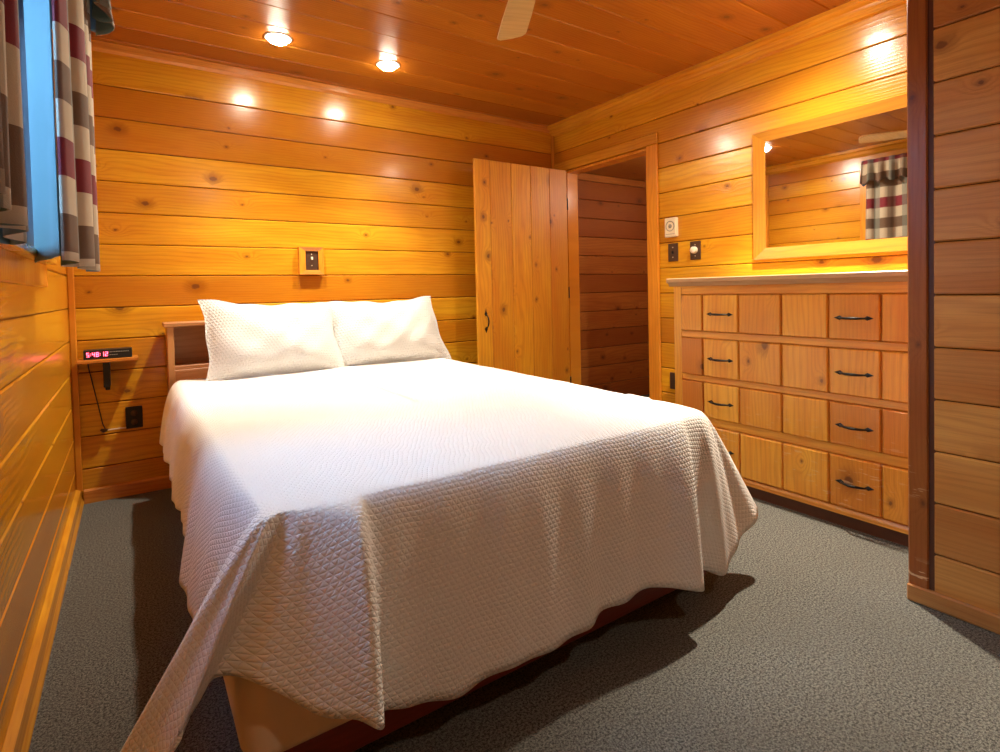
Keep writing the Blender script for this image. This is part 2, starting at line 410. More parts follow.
# hallway beyond the doorway
HX0, HX1, HY0, HY1, HZ = XR + .1, 4.25, 2.1, 3.60, 2.07
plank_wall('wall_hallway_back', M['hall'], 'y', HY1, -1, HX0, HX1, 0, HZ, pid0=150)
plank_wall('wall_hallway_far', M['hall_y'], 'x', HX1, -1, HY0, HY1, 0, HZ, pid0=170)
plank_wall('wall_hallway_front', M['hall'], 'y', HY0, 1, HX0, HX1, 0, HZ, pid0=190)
hc = MB(); hc.box(HX0 - .08, HX1 + .1, HY0 - .1, HY1 + .1, HZ, HZ + .06); struct('ceiling_hallway', hc, M['ceil'])
hf = MB(); hf.box(HX0, HX1 + .1, HY0 - .1, HY1 + .1, -.08, -.001); struct('floor_hallway', hf, M['carpet'])

# ------------------------------------------------------------------ trims
tr = MB()      # crown on the right wall, two steps
tr.prism([(XR, ZC), (XR - .075, ZC), (XR - .075, ZC - .022), (XR - .060, ZC - .030), (XR - .045, ZC - .034), (XR - .040, ZC - .050), (XR - .028, ZC - .058), (XR - .022, ZC - .074), (XR, ZC - .078)], 'y', CY, YB)
struct('trim_1', tr, M['trim_y'])
tr = MB(); tr.prism([(YB, ZC), (YB - .022, ZC), (YB - .020, ZC - .035), (YB - .006, ZC - .048), (YB, ZC - .048)], 'x', XL, XR - .03); struct('trim_2', tr, M['trim_x'])
tr = MB(); tr.prism([(XL, ZC), (XL + .075, ZC), (XL + .075, ZC - .022), (XL + .045, ZC - .034), (XL + .03, ZC - .06), (XL, ZC - .078)], 'y', YF, YB - .02); struct('trim_3', tr, M['trim_y'])
tr = MB(); tr.lathe([(.0, 0), (.014, 0), (.014, ZC - .05), (0, ZC - .05)], (XR - .012, YB - .012, 0), n=14); struct('trim_4', tr, M['trim_z'])
tr = MB(); tr.box(XL, XL + .028, YB - .030, YB, .07, ZC - .08, .004); struct('trim_5', tr, M['trim_z'])
tr = MB(); tr.box(XR - .020, XR, DY0 - .095, DY0, 0, DZ + .008, .005); struct('trim_6', tr, M['trim_z'])
tr = MB(); tr.box(XR - .016, XR, DY0 - .095, YB - .025, DZ + .010, DZ + .085, .005); struct('trim_12', tr, M['trim_y'])
tr = MB()      # door jamb lining
tr.box(XR - .004, XR + .11, DY1 - .002, DY1 + .02, 0, DZ, .002, 1); tr.box(XR - .004, XR + .11, DY0 - .02, DY0 + .004, 0, DZ, .002, 2)
tr.box(XR - .004, XR + .11, DY0, DY1, DZ - .014, DZ + .002, .002, 3)
struct('trim_7', tr, M['trim_z'])
tr = MB(); tr.box(XR - .018, XR, DY1 + .005, YB - .02, 0, DZ, .004); struct('trim_8', tr, M['trim_z'])
bb = MB(); bb.prism([(XL, 0), (XL + .030, 0), (XL + .030, .012), (XL + .022, .030), (XL + .019, .075), (XL, .085)], 'y', YF, YB); struct('baseboard_left', bb, M['trim_y'])
bb = MB(); bb.prism([(YB, 0), (YB - .020, 0), (YB - .018, .062), (YB - .010, .070), (YB, .070)], 'x', XL + .03, XR); struct('baseboard_back', bb, M['trim_x'])
# closet post, recess, base board
po = MB(); po.box(CX, CX + .09, .679, CY, 0, ZC, .004); struct('trim_9', po, M['post'])
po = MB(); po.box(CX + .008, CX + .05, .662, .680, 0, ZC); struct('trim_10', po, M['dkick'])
po = MB(); po.box(CX - .006, CX + .05, .40, .503, 0, ZC, .004); struct('trim_11', po, M['post'])
bb = MB(); bb.box(CX - .008, CX + .02, YF, CY + .002, 0, .055, .004); struct('baseboard_closet', bb, M['base_closet'])

# ------------------------------------------------------------------ window in the left wall
wn = thing('window_1', None, None, (XL, 1.665, 1.2), kind='structure')
y0, y1, z0, z1 = WIN
w = MB(); c = .075
w.box(XL, XL + .020, y0 - c, y0 + .01, z0 - .02, z1 + c, .004, 1); w.box(XL, XL + .020, y1 - .01, y1 + c, z0 - .02, z1 + c, .004, 2)
w.box(XL, XL + .018, y0, y1, z1 - .01, z1 + c, .004, 3); w.box(XL, XL + .016, y0 - c, y1 + c, z0 - .10, z0 - .02, .004, 4)
obj('window_casing', w, M['trim_z'], wn)
w = MB(); w.box(XL - .09, XL + .045, y0 - c - .01, y1 + c + .01, z0 - .022, z0 + .002, .004); obj('window_sill', w, M['trim_y'], wn)
w = MB()
for a, b, d, e in ((y0, y0 + .045, z0, z1), (y1 - .045, y1, z0, z1), (y0, y1, z0, z0 + .045), (y0, y1, z1 - .045, z1), ((y0 + y1) / 2 - .02, (y0 + y1) / 2 + .02, z0, z1)):
    w.box(XL - .085, XL - .05, a, b, d, e, .003)
obj('window_frame', w, M['brown'], wn)
w = MB()
for a, b, d, e in ((y0 - .004, y0 + .008, z0, z1), (y1 - .008, y1 + .004, z0, z1), (y0, y1, z1 - .008, z1 + .004)): w.box(XL - .098, XL - .002, a, b, d, e, .001)
obj('window_jamb', w, M['jamb'], wn)
w = MB(); w.box(XL - .07, XL - .066, y0 + .03, y1 - .03, z0 + .03, z1 - .03); obj('window_pane', w, M['glass'], wn)

# ------------------------------------------------------------------ curtains
def path_curtain(name, pts, ztop, zbot, label=None, cat=None, parent=None, flare=.0, seed=1, mat=None, wave=.012, hem=0., uoff=0., voff=0.):
    """pts: plan polyline (x,y) resampled; z from ztop to zbot, folds loosen downwards"""
    rnd = random.Random(seed)
    P = [Vector((x, y, 0)) for x, y in pts]; out = []
    L = 0; seg = []
    for i in range(len(P) - 1):
        p0, p1, p2, p3 = P[max(i - 1, 0)], P[i], P[i + 1], P[min(i + 2, len(P) - 1)]
        for k in range(8):
            t = k / 8
            out.append(.5 * ((2 * p1) + (p2 - p0) * t + (2 * p0 - 5 * p1 + 4 * p2 - p3) * t * t + (3 * p1 - p0 - 3 * p2 + p3) * t ** 3))
    out.append(P[-1]); n = len(out); s = [0]
    for i in range(1, n): s.append(s[-1] + (out[i] - out[i - 1]).length)
    ctr = sum(out, Vector()) / n; rows = []; uvs = []; K = 26
    ph = rnd.random() * 6
    for j in range(K + 1):
        t = j / K; z = ztop + (zbot - ztop) * t; row = []; ur = []
        for i, p in enumerate(out):
            a = out[min(i + 1, n - 1)] - out[max(i - 1, 0)]; nn = Vector((-a.y, a.x, 0)).normalized()
            q = p + nn * (wave * math.sin(s[i] * 26 + ph + 1.4 * t) * (.4 + .9 * t)) + Vector((0, 1, 0)) * ((p.y - ctr.y) * flare * (t - .3))
            row.append((q.x, q.y, z + hem * math.sin(s[i] * 17 + ph) * t)); ur.append((s[i] * 1.15 + uoff, -(z) + voff))
        rows.append(row); uvs.append(ur)
    mb = MB(); mb.grid(rows, uv=uvs)
    return mb
def cloth_obj(name, mb, parent=None, mats=None, flip=True):
    if flip: mb.f = [f[::-1] for f in mb.f]; mb.uv = [f[::-1] for f in mb.uv]
    o = obj(name, mb, mats or [M['plaid'], M['lining']], parent, recalc=False)
    md = o.modifiers.new('thickness', 'SOLIDIFY'); md.thickness = .003; md.offset = 0
    md.material_offset = 1; md.material_offset_rim = 0
    return o
# far panel : plaid front facing the room, lining folded back towards the glass
lin_pts = [(-.232, 2.12), (-.212, 2.04), (-.198, 1.98), (-.172, 1.89), (-.152, 1.82), (-.142, 1.79)]
far_pts = [(-.142, 1.79), (-.134, 1.785), (-.124, 1.80), (-.117, 1.86), (-.150, 1.92), (-.135, 2.00), (-.104, 2.03), (-.092, 2.08), (-.112, 2.14), (-.130, 2.19),
           (-.104, 2.23), (-.088, 2.27), (-.105, 2.32), (-.120, 2.355), (-.092, 2.385), (-.086, 2.42), (-.120, 2.44)]
t1 = thing('curtain', 'plaid curtain panel nearest the bed, its pale lining turned out beside the window', 'curtain', (-.1, 2.1, 1.15), group='plaid window curtains')
cloth_obj('curtain_panel', path_curtain('p', far_pts, 2.20, 1.15, seed=3, wave=.004, flare=.04, hem=.004, voff=.03), t1)
near_pts = [(-.10, .55), (-.145, .60), (-.09, .66), (-.15, .72), (-.10, .78), (-.155, .84), (-.11, .90), (-.155, .97), (-.118, 1.03), (-.158, 1.09), (-.135, 1.15), (-.150, 1.21), (-.165, 1.235), (-.180, 1.22)]
ln_ = path_curtain('p', lin_pts, 2.20, 1.165, seed=8, wave=.003, flare=.02)
lo_ = obj('curtain_lining', ln_, M['lining'], t1, recalc=False); md = lo_.modifiers.new('thickness', 'SOLIDIFY'); md.thickness = .003; md.offset = 0; lo_['label'] = 'pale plain lining'
t2 = thing('curtain', 'dark plaid curtain panel at the extreme left edge, nearer than the window glass', 'curtain', (-.12, .9, 1.15), group='plaid window curtains')
cloth_obj('curtain_panel', path_curtain('p', near_pts, 2.20, 1.15, seed=5, wave=.004, hem=.004, uoff=.1, voff=.03), t2)
# valance : gathered on a wide projecting rod with a return to the wall
t3 = thing('curtain_valance', 'short gathered plaid valance with a ruffled hem over the top of the window', 'valance', (-.06, 1.5, 2.0))
vp = [(XL + .005, 2.46), (-.20, 2.462), (-.12, 2.458), (-.062, 2.45)]
yy = 2.43; k = 0
while yy > .35:
    vp.append((-.036 if k % 2 else -.072, yy)); yy -= .047; k += 1
vp += [(-.12, .34), (XL + .005, .34)]
def valance():
    mb = MB(); P = [Vector((x, y, 0)) for x, y in vp]; out = []
    for i in range(len(P) - 1):
        p0, p1, p2, p3 = P[max(i - 1, 0)], P[i], P[i + 1], P[min(i + 2, len(P) - 1)]
        for q in range(5):
            t = q / 5
            out.append(.5 * ((2 * p1) + (p2 - p0) * t + (2 * p0 - 5 * p1 + 4 * p2 - p3) * t * t + (3 * p1 - p0 - 3 * p2 + p3) * t ** 3))
    out.append(P[-1]); s = [0]
    for i in range(1, len(out)): s.append(s[-1] + (out[i] - out[i - 1]).length)
    rows = []; uvs = []
    for j in range(15):
        t = j / 14; z = 2.225 - .215 * t
        amp = .35 + .65 * min(1, abs(t - .14) * 4) if t < .5 else 1.0 + (t - .5) * 1.0
        row = []; ur = []
        for i, p in enumerate(out):
            mid = -.054
            x = p.x if p.x < -.10 else mid + (p.x - mid) * amp + .005 * t * math.sin(s[i] * 31)
            zz = z + (.016 * math.sin(s[i] * 42 + 1)) * t * t
            row.append((x + .008 * t * (p.x > -.15), p.y + .02 * t * (p.y > 2.43), zz)); ur.append((s[i] * 1.32 + .02, -z + .07))
        rows.append(row); uvs.append(ur)
    mb.grid(rows, uv=uvs); return mb
cloth_obj('valance_cloth', valance(), t3, flip=False)
rd = thing('curtain_rod', 'flat curtain rod with returns behind the gathered valance header', 'curtain rod', (-.08, 1.4, 2.19))
r = MB(); r.box(-.0800, -.0775, .35, 2.449, 2.178, 2.205, .001); r.box(XL, -.0775, 2.446, 2.449, 2.178, 2.205, .001); r.box(XL, -.0775, .35, .353, 2.178, 2.205, .001)
obj('rod', r, M['screen'], rd)

# ------------------------------------------------------------------ bedroom door, folded open against the back wall
dr = thing('door_1', None, None, (2.92, 3.318, 0), kind='structure')
d = MB(); xs = [2.036, 2.164, 2.351, 2.531, 2.715, 2.893]
for i, (a, b) in enumerate(zip(xs[:-1], xs[1:])): d.box(a + .0006, b - .0006, 3.300, 3.322, .012, 1.985, .0035, i)
for z in (.25, 1.05, 1.80): d.box(2.06, 2.87, 3.321, 3.343, z - .06, z + .06, .004, 9 + z)
obj('door_leaf', d, M['door'], dr)
def pull(mb, c, L, axis, out, leaf=.020, rise=.026):
    """wrought pull: two arrow shaped plates and a bowed bar; c centre on the face, axis = long direction, out = outward"""
    c = Vector(c); a = Vector(axis).normalized(); o = Vector(out).normalized(); b = a.cross(o)
    for sg in (-1, 1):
        e = c + a * sg * L * .5; i_ = c + a * sg * (L * .5 - leaf * 1.8); m_ = c + a * sg * (L * .5 - leaf * 1.15)
        base = [e, m_ + b * leaf * .48, i_, m_ - b * leaf * .48]; top = m_ + o * .006
        vs = [p + o * .0005 for p in base] + [p + o * .003 for p in base] + [top]
        mb.add(vs, [(3, 2, 1, 0), (0, 1, 5, 4), (1, 2, 6, 5), (2, 3, 7, 6), (3, 0, 4, 7), (4, 5, 8), (5, 6, 8), (6, 7, 8), (7, 4, 8)])
    n = 12; pts = []; rr = []
    for k in range(n + 1):
        t = k / n; s_ = (t - .5) * (L - leaf * 2.2)
        pts.append(c + a * s_ + o * (.004 + rise * math.sin(PI * t) ** .7)); rr.append(.0032 + .0026 * math.sin(PI * t))
    mb.tube(pts, rr, 8)
h = MB(); pull(h, (2.104, 3.2995, .828), .165, (0, 0, 1), (0, -1, 0), leaf=.026, rise=.034); obj('door_handle', h, M['black'], dr)
for z in (.30, 1.02, 1.72):
    h = MB(); h.tube([(2.899, 3.305, z - .045), (2.899, 3.305, z + .045)], .006, 10); obj('hinge', h, M['black'], dr)

# ------------------------------------------------------------------ mirror
mr = thing('wall_mirror', 'large wood-framed wall mirror hanging above the dresser', 'mirror', (XR, 1.3, 1.19))
my0, my1, mz0, mz1 = .80, 1.763, 1.190, 1.895; fw_ = .066
def frame_piece(mb, quad):   # quad: 4 (y,z) corners outer-outer-inner-inner
    d0, d1, d2 = XR, XR - .024, XR - .012
    o1, o2, i2, i1 = quad
    f = lambda p, d: (d, p[0], p[1])
    vs = [f(o1, d0), f(o2, d0), f(o1, d1), f(o2, d1), f(i1, d2), f(i2, d2), f(i1, d0), f(i2, d0)]
    mb.add(vs, [(0, 1, 3, 2), (2, 3, 5, 4), (4, 5, 7, 6), (0, 2, 4, 6), (1, 7, 5, 3), (0, 6, 7, 1)])
O_ = [(my0, mz0), (my1, mz0), (my1, mz1), (my0, mz1)]; I_ = [(my0 + fw_, mz0 + fw_ * .95), (my1 - fw_, mz0 + fw_ * .95), (my1 - fw_, mz1 - .055), (my0 + fw_, mz1 - .055)]
for i, mt in enumerate(('mframe_y', 'mframe_z', 'mframe_y', 'mframe_z')):
    f = MB(); j = (i + 1) % 4; frame_piece(f, (O_[i], O_[j], I_[j], I_[i])); f.pid = [i * 3.] * len(f.f)
    obj('frame_rail' if i % 2 == 0 else 'frame_stile', f, M[mt], mr)
g = MB(); g.box(XR - .009, XR - .003, I_[0][0] - .004, I_[1][0] + .004, I_[0][1] - .004, I_[2][1] + .004); obj('mirror_glass', g, M['mirror'], mr)

# ------------------------------------------------------------------ dresser
ds = thing('dresser', 'wide built-in style cedar dresser of four long drawers under the mirror', 'dresser', (2.7, 1.38, 0))
DX = 2.50; ya, yb = .775, 1.976
b = MB()
b.box(DX + .018, XR - .012, ya + .002, yb - .002, .09, 1.048, 0, 1)
b.box(DX + .03, XR - .012, ya + .002, yb - .02, .0, .10, 0, 1)
obj('carcass', b, M['dfz'], ds)
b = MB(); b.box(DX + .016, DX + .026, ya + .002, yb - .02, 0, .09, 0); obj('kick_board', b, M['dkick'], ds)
b = MB()
b.box(DX, DX + .02, yb - .050, yb, .085, 1.052, .002, 1); obj('face_stile', b, M['dfz'], ds)
b = MB(); b.box(DX, DX + .02, ya, ya + .045, .085, 1.052, .002, 2); obj('face_stile', b, M['dfz'], ds)
ROW = [(.812, 1.002), (.577, .772), (.360, .540), (.096, .312)]
for i, (p, q) in enumerate(((1.004, 1.052), (.774, .810), (.542, .575), (.314, .358), (.083, .094))): b = MB(); b.box(DX, DX + .02, ya + .045, yb - .050, p, q, .003, i); obj('face_rail', b, M['dframe'], ds)
b = MB(); b.prism([(DX - .012, .060), (DX - .012, .076), (DX - .006, .088), (DX + .02, .090), (DX + .03, .060)], 'y', ya, yb + .006); obj('base_moulding', b, M['dframe'], ds)
b = MB(); b.box(DX - .030, XR - .004, ya - .012, yb + .028, 1.068, 1.094, .004); b.prism([(DX - .024, 1.068), (DX - .012, 1.050), (DX + .01, 1.050), (DX + .01, 1.068)], 'y', ya - .006, yb + .018)
obj('dresser_top', b, M['dtop'], ds)
YC = [1.922, 1.783, 1.578, 1.363, 1.158, .958, .822]
for r_, (z0, z1) in enumerate(ROW):
    f = MB()
    for k in range(6):
        f.box(DX - .017, DX + .008, YC[k + 1] + .004, YC[k] - .004, z0, z1, .0045, r_ * 7 + k)
    f.box(DX - .004, DX + .012, YC[6] + .002, YC[0] - .002, z0 + .002, z1 - .002, 0, r_)
    dw = obj('drawer', f, M['dfront'], ds)
    zc = (z0 + z1) / 2 - (.004 if r_ < 3 else -.0)
    for yc in ((YC[1] + YC[2]) / 2, (YC[4] + YC[5]) / 2):
        h = MB(); pull(h, (DX - .0172, yc, zc), .150, (0, 1, 0), (-1, 0, 0))
        hh = obj('drawer_pull', h, M['black'], dw)

# ------------------------------------------------------------------ bed
bd = thing('bed', 'queen bed with a low bookcase headboard of light pine against the back wall', 'bed', (.92, 2.2, 0))
b = MB()
hx0, hx1, hy0, hy1, hz = .152, 1.660, 3.338, 3.510, .918
b.box(hx0 - .014, hx1 + .018, hy0 - .012, hy1, hz - .022, hz, .003, 1); 
b.box(hx0 + .02, hx1 - .02, hy0 + .008, hy1 - .01, .668, .688, .002, 3)
b.box(hx0 + .02, hx1 - .02, hy0 + .006, hy0 + .022, .10, .668, .002, 5); b.box(hx0 + .02, hx1 - .02, hy1 - .014, hy1, .10, hz - .02, 0, 7)
hb = obj('headboard', b, M['hbx'], bd)
b = MB(); b.box(hx0, hx0 + .030, hy0, hy1, 0, hz - .022, .002, 1); obj('side_panel', b, M['hb'], hb)
b = MB(); b.box(hx1 - .030, hx1, hy0, hy1, 0, hz - .022, .002, 2); obj('side_panel', b, M['hb'], hb)
b = MB(); b.box(.90, .92, hy0 + .01, hy1 - .014, .688, hz - .022, .002, 3); obj('shelf_divider', b, M['hb'], hb)
def rbox(x0, x1, y0, y1, z0, z1, r, n=5):
    """box with generously rounded vertical and horizontal edges"""
    mb = MB(); rows = []
    prof = [(r * (1 - math.cos(PI / 2 * k / n)), r * (1 - math.sin(PI / 2 * k / n))) for k in range(n + 1)]
    levels = [(r - r * math.sin(PI / 2 * k / n), z0 + r - r * math.cos(PI / 2 * k / n)) for k in range(n + 1)] + \
             [(r - r * math.cos(PI / 2 * k / n), z1 - r + r * math.sin(PI / 2 * k / n)) for k in range(n + 1)]
    for ins, z in levels:
        row = []
        for cx_, cy_, a0 in ((x1 - r * 1.5, y0 + r * 1.5, -90), (x1 - r * 1.5, y1 - r * 1.5, 0), (x0 + r * 1.5, y1 - r * 1.5, 90), (x0 + r * 1.5, y0 + r * 1.5, 180)):
            for k in range(n + 1):
                a = math.radians(a0 + 90 * k / n); row.append((cx_ + (r * 1.5 - ins) * math.cos(a), cy_ + (r * 1.5 - ins) * math.sin(a), z))
        rows.append(row)
    mb.grid(rows, closed=True); m = len(rows[0])
    mb.add(rows[0], [list(range(m))[::-1]]); mb.add(rows[-1], [list(range(m))]); return mb
obj('box_spring', rbox(.150, 1.68, 1.130, 3.325, .13, .36, .035), M['linen'], bd)
obj('mattress', rbox(.185, 1.665, 1.135, 3.325, .36, .605, .05), M['white'], bd)
b = MB(); b.box(.20, 1.63, 1.165, 1.190, .045, .129, .004, 1); obj('foot_rail', b, M['rail'], bd)
for x in (.20, 1.605):
    b = MB(); b.box(x, x + .025, 1.19, 3.30, .045, .129, .004, 2); obj('side_rail', b, M['rail'], bd)
for x in (.21, 1.56):
    for y in (1.18, 3.20):
        b = MB(); b.box(x, x + .06, y, y + .06, 0, .05, .004, 3); obj('leg', b, M['rail'], bd)

# ------------------------------------------------------------------ coverlet
ZT = .622
# anchor (x,y) on the mattress edge, outward angle in degrees, hem point, bulge of the upper drape
LK = [
 ((.205, 3.270), 180, (.105, 3.27, .35), .05),
 ((.205, 3.050), 180, (.100, 3.05, .33), .06),
 ((.205, 2.700), 180, (.118, 2.70, .31), .06),
 ((.205, 2.300), 180, (.108, 2.30, .31), .06),
 ((.205, 1.980), 180, (.118, 1.98, .32), .055),
 ((.205, 1.660), 180, (.088, 1.63, .29), .05),
 ((.205, 1.420), 182, (.095, 1.46, .28), .045),
 ((0.206, 1.200), 192, (0.106, 1.260, 0.318), 0.020),
 ((0.207, 1.165), 200, (0.036, 1.260, 0.275), 0.040),
 ((0.208, 1.150), 212, (-0.018, 1.220, 0.247), 0.050),
 ((0.210, 1.142), 222, (-0.074, 1.170, 0.190), 0.055),
 ((0.214, 1.140), 232, (-0.023, 1.120, 0.207), 0.045),
 ((0.219, 1.140), 240, (0.028, 1.080, 0.274), 0.035),
 ((0.226, 1.141), 248, (0.049, 1.080, 0.310), 0.020),
 ((0.236, 1.143), 255, (0.080, 1.110, 0.329), 0.012),
 ((0.248, 1.142), 260, (0.104, 1.125, 0.346), 0.015),
 ((.268, 1.140), 262, (.175, 1.075, .335), .03),
 ((.300, 1.140), 268, (.262, 1.045, .265), .045),
 ((.340, 1.140), 270, (.330, .995, .245), .085),
 ((.362, 1.140), 270, (.361, .975, .226), .105),
 ((.380, 1.140), 270, (.383, 1.000, .208), .09),
 ((.405, 1.140), 270, (.405, 1.060, .190), .045),
 ((.470, 1.140), 270, (.475, 1.075, .165), .04),
 ((.590, 1.140), 270, (.580, 1.060, .140), .045),
 ((.720, 1.140), 270, (.700, 1.060, .155), .045),
 ((.840, 1.140), 270, (.840, 1.045, .154), .05),
 ((.960, 1.140), 270, (.970, 1.055, .155), .045),
 ((1.05, 1.140), 270, (1.03, 1.070, .175), .04),
 ((1.15, 1.140), 270, (1.13, 1.060, .174), .045),
 ((1.24, 1.140), 270, (1.22, 1.050, .185), .045),
 ((1.35, 1.140), 270, (1.34, 1.030, .150), .05),
 ((1.43, 1.142), 272, (1.405, 1.010, .135), .055),
 ((1.47, 1.143), 276, (1.440, 1.065, .150), .04),
 ((1.52, 1.146), 282, (1.500, 1.095, .135), .04),
 ((1.555, 1.150), 290, (1.574, 1.075, 0.101), 0.040),
 ((1.580, 1.158), 300, (1.629, 1.075, 0.120), 0.040),
 ((1.600, 1.170), 312, (1.745, 1.100, 0.167), 0.035),
 ((1.614, 1.190), 326, (1.884, 1.130, 0.233), 0.035),
 ((1.622, 1.235), 344, (1.840, 1.235, .300), .045),
 ((1.628, 1.340), 355, (1.760, 1.360, .300), .05),
 ((1.632, 1.600), 0, (1.765, 1.620, .30), .06),
 ((1.636, 2.100), 0, (1.780, 2.100, .30), .06),
 ((1.640, 2.700), 0, (1.770, 2.700, .31), .06),
 ((1.640, 3.270), 0, (1.760, 3.270, .33), .06)]
def coverlet():
    A = np.array([[*k[0], math.radians(k[1]), *k[2], k[3]] for k in LK])
    out = []
    n = len(A)
    for i in range(n - 1):
        p0, p1, p2, p3 = A[max(i - 1, 0)], A[i], A[i + 1], A[min(i + 2, n - 1)]
        d1 = np.linalg.norm(p2[3:6] - p1[3:6]); st = max(3, int(d1 / .009))
        la, lb, lc = (max(1e-3, np.linalg.norm(q[3:6] - p[3:6])) for p, q in ((p0, p1), (p1, p2), (p2, p3)))
        m1 = (p2 - p0) * (lb / (la + lb)) if i > 0 else (p2 - p1); m2 = (p3 - p1) * (lb / (lb + lc)) if i < n - 2 else (p2 - p1)
        if i > 0: m1 = (p2 - p0) / (la + lb) * lb
        for k in range(st):
            t = k / st; h1 = 2 * t ** 3 - 3 * t * t + 1; h2 = t ** 3 - 2 * t * t + t; h3 = -2 * t ** 3 + 3 * t * t; h4 = t ** 3 - t * t
            out.append(h1 * p1 + h2 * m1 + h3 * p2 + h4 * m2)
    out.append(A[-1]); Q = np.array(out); N = len(Q)
    hs = np.concatenate([[0], np.cumsum(np.linalg.norm(np.diff(Q[:, 3:6], axis=0), axis=1))])
    RS = 46; rows = []; uvs = []
    NI = 34
    for j in range(NI + 1):                                # top, from the middle line out to the anchor
        t = j / NI
        ax = Q[:, 0]; ay = Q[:, 1]; ix = .92 + (ax - .92) * 0; iy = np.clip(ay, 1.95, 3.27)
        x = ix + (ax - ix) * t; y = iy + (ay - iy) * t
        fz_ = np.clip(np.abs(x - .92) / .16, 0, 1) ** 2
        z = ZT + fz_ * (.002 * np.sin(x * 7 + 1) * np.sin(y * 5) + .001 * np.sin(x * 19 + y * 11) + .0005 * np.sin(y * 31 - x * 9))
        rows.append(list(zip(x, y, z))); uvs.append(list(zip(x, y)))
    zA = np.array([p[2] for p in rows[-1]])
    ln = np.zeros(N); prev = np.array(rows[-1])
    for j in range(1, RS + 1):
        t = j / RS; t_ = t
        ox, oy = np.cos(Q[:, 2]), np.sin(Q[:, 2]); bul = Q[:, 6]
        P0 = np.stack([Q[:, 0], Q[:, 1], zA], 1)
        P1 = P0 + np.stack([ox * bul * .9, oy * bul * .9, np.full(N, .002)], 1)
        H = Q[:, 3:6]
        P2 = np.stack([Q[:, 0] + ox * bul * 1.15 + (H[:, 0] - Q[:, 0]) * .18, Q[:, 1] + oy * bul * 1.15 + (H[:, 1] - Q[:, 1]) * .18, zA - .22 * (zA - H[:, 2])], 1)
        P = (1 - t) ** 3 * P0 + 3 * (1 - t) ** 2 * t * P1 + 3 * (1 - t) * t * t * P2 + t ** 3 * H
        # soft secondary folds that grow towards the hem
        wv = (.006 * np.sin(hs * 21) + .004 * np.sin(hs * 47 + 2)) * t ** 1.4
        P[:, 0] += ox * wv; P[:, 1] += oy * wv
        ln = ln + np.linalg.norm(P - prev, axis=1); prev = P
        rows.append([tuple(p) for p in P]); uvs.append(list(zip(Q[:, 0] + ox * ln, Q[:, 1] + oy * ln)))
    mb = MB(); mb.grid(rows, uv=uvs); return mb
cv = obj('coverlet', coverlet(), M['quilt'], recalc=False)
md = cv.modifiers.new('thickness', 'SOLIDIFY'); md.thickness = .007; md.offset = 1; md.use_rim = True 
tag(cv, 'white zigzag-quilted coverlet draped over the bed down to a wavy hem', 'bedspread')

# ------------------------------------------------------------------ pillows in quilted shams
def pillow(name, label, c0, c1, c2, c3, T, seed, group):
    """c0..c3: bottom-left, bottom-right, top-right, top-left corner of the standing pillow"""
    rnd = random.Random(seed); c0, c1, c2, c3 = map(Vector, (c0, c1, c2, c3))
    nrm = (c1 - c0).cross(c3 - c0).normalized(); 
    if nrm.y > 0: nrm = -nrm
    n, m = 44, 28; wd = (c1 - c0).length; ht = (c3 - c0).length
    ph = [rnd.random() * 6 for _ in range(6)]
    rowsF, rowsB, uv = [], [], []
    for j in range(m + 1):
        v = j / m; rf, rb, ru = [], [], []
        for i in range(n + 1):
            u = i / n; a, b_ = 2 * u - 1, 2 * v - 1
            base = c0 * (1 - u) * (1 - v) + c1 * u * (1 - v) + c2 * u * v + c3 * (1 - u) * v
            # sides pull in between the corners
            pin = .022; ax_ = (c1 - c0).normalized(); up = (c3 - c0).normalized()
            base = base - ax_ * a * pin * (1 - b_ * b_) * abs(a) - up * b_ * pin * .8 * (1 - a * a) * abs(b_)
            base += up * .006 * math.sin(u * 9 + ph[0]) * v * v + up * .004 * math.sin(u * 23 + ph[1]) * v * v + ax_ * .005 * math.sin(v * 12 + ph[2]) * abs(a) ** 4
            fl = .045                                              # flat flange round the edge
            ea = max(0, 1 - max(0, abs(a) - 0) / (1 - fl)) if abs(a) < 1 - fl else 0
            eb = max(0, 1 - abs(b_) / (1 - fl * 1.4)) if abs(b_) < 1 - fl * 1.4 else 0
            th = T * (1 - (1 - ea) ** 2.6) ** .75 * (1 - (1 - eb) ** 2.4) ** .7
            sag = 1 + .35 * (-b_) * (1 - abs(b_) * .3)
            wr = .006 * math.sin(a * 7 + b_ * 5 + ph[3]) * (th / T) + .004 * math.sin(a * 13 - b_ * 9 + ph[4]) * (th / T)
            rf.append(base + nrm * (th * sag * .62 + wr + .002)); rb.append(base - nrm * (th * .38 + .002)); ru.append((u * wd + seed, v * ht))
        rowsF.append(rf); rowsB.append(rb); uv.append(ru)
    mb = MB(); mb.grid(rowsF, uv=uv); mb.grid([r_[::-1] for r_ in rowsB], uv=uv)
    rim_f = rowsF[0] + [r_[-1] for r_ in rowsF[1:]] + rowsF[-1][::-1][1:] + [r_[0] for r_ in rowsF[::-1][1:-1]]
    rim_b = rowsB[0] + [r_[-1] for r_ in rowsB[1:]] + rowsB[-1][::-1][1:] + [r_[0] for r_ in rowsB[::-1][1:-1]]
    mb.grid([rim_f, rim_b], closed=True)
    return tag(obj(name, mb, M['sham']), label, 'pillow', group)
GP = 'quilted pillows against the headboard'
pillow('pillow', 'left of the two white quilted pillows, nearer the clock shelf', (.305, 3.118, .606), (1.035, 3.150, .608), (.985, 3.262, 1.000), (.292, 3.250, 1.036), .15, 1, GP)
pillow('pillow', 'right of the two white quilted pillows, nearer the door', (.960, 3.190, .606), (1.722, 3.130, .606), (1.650, 3.262, 1.018), (.955, 3.285, 1.006), .15, 2, GP)

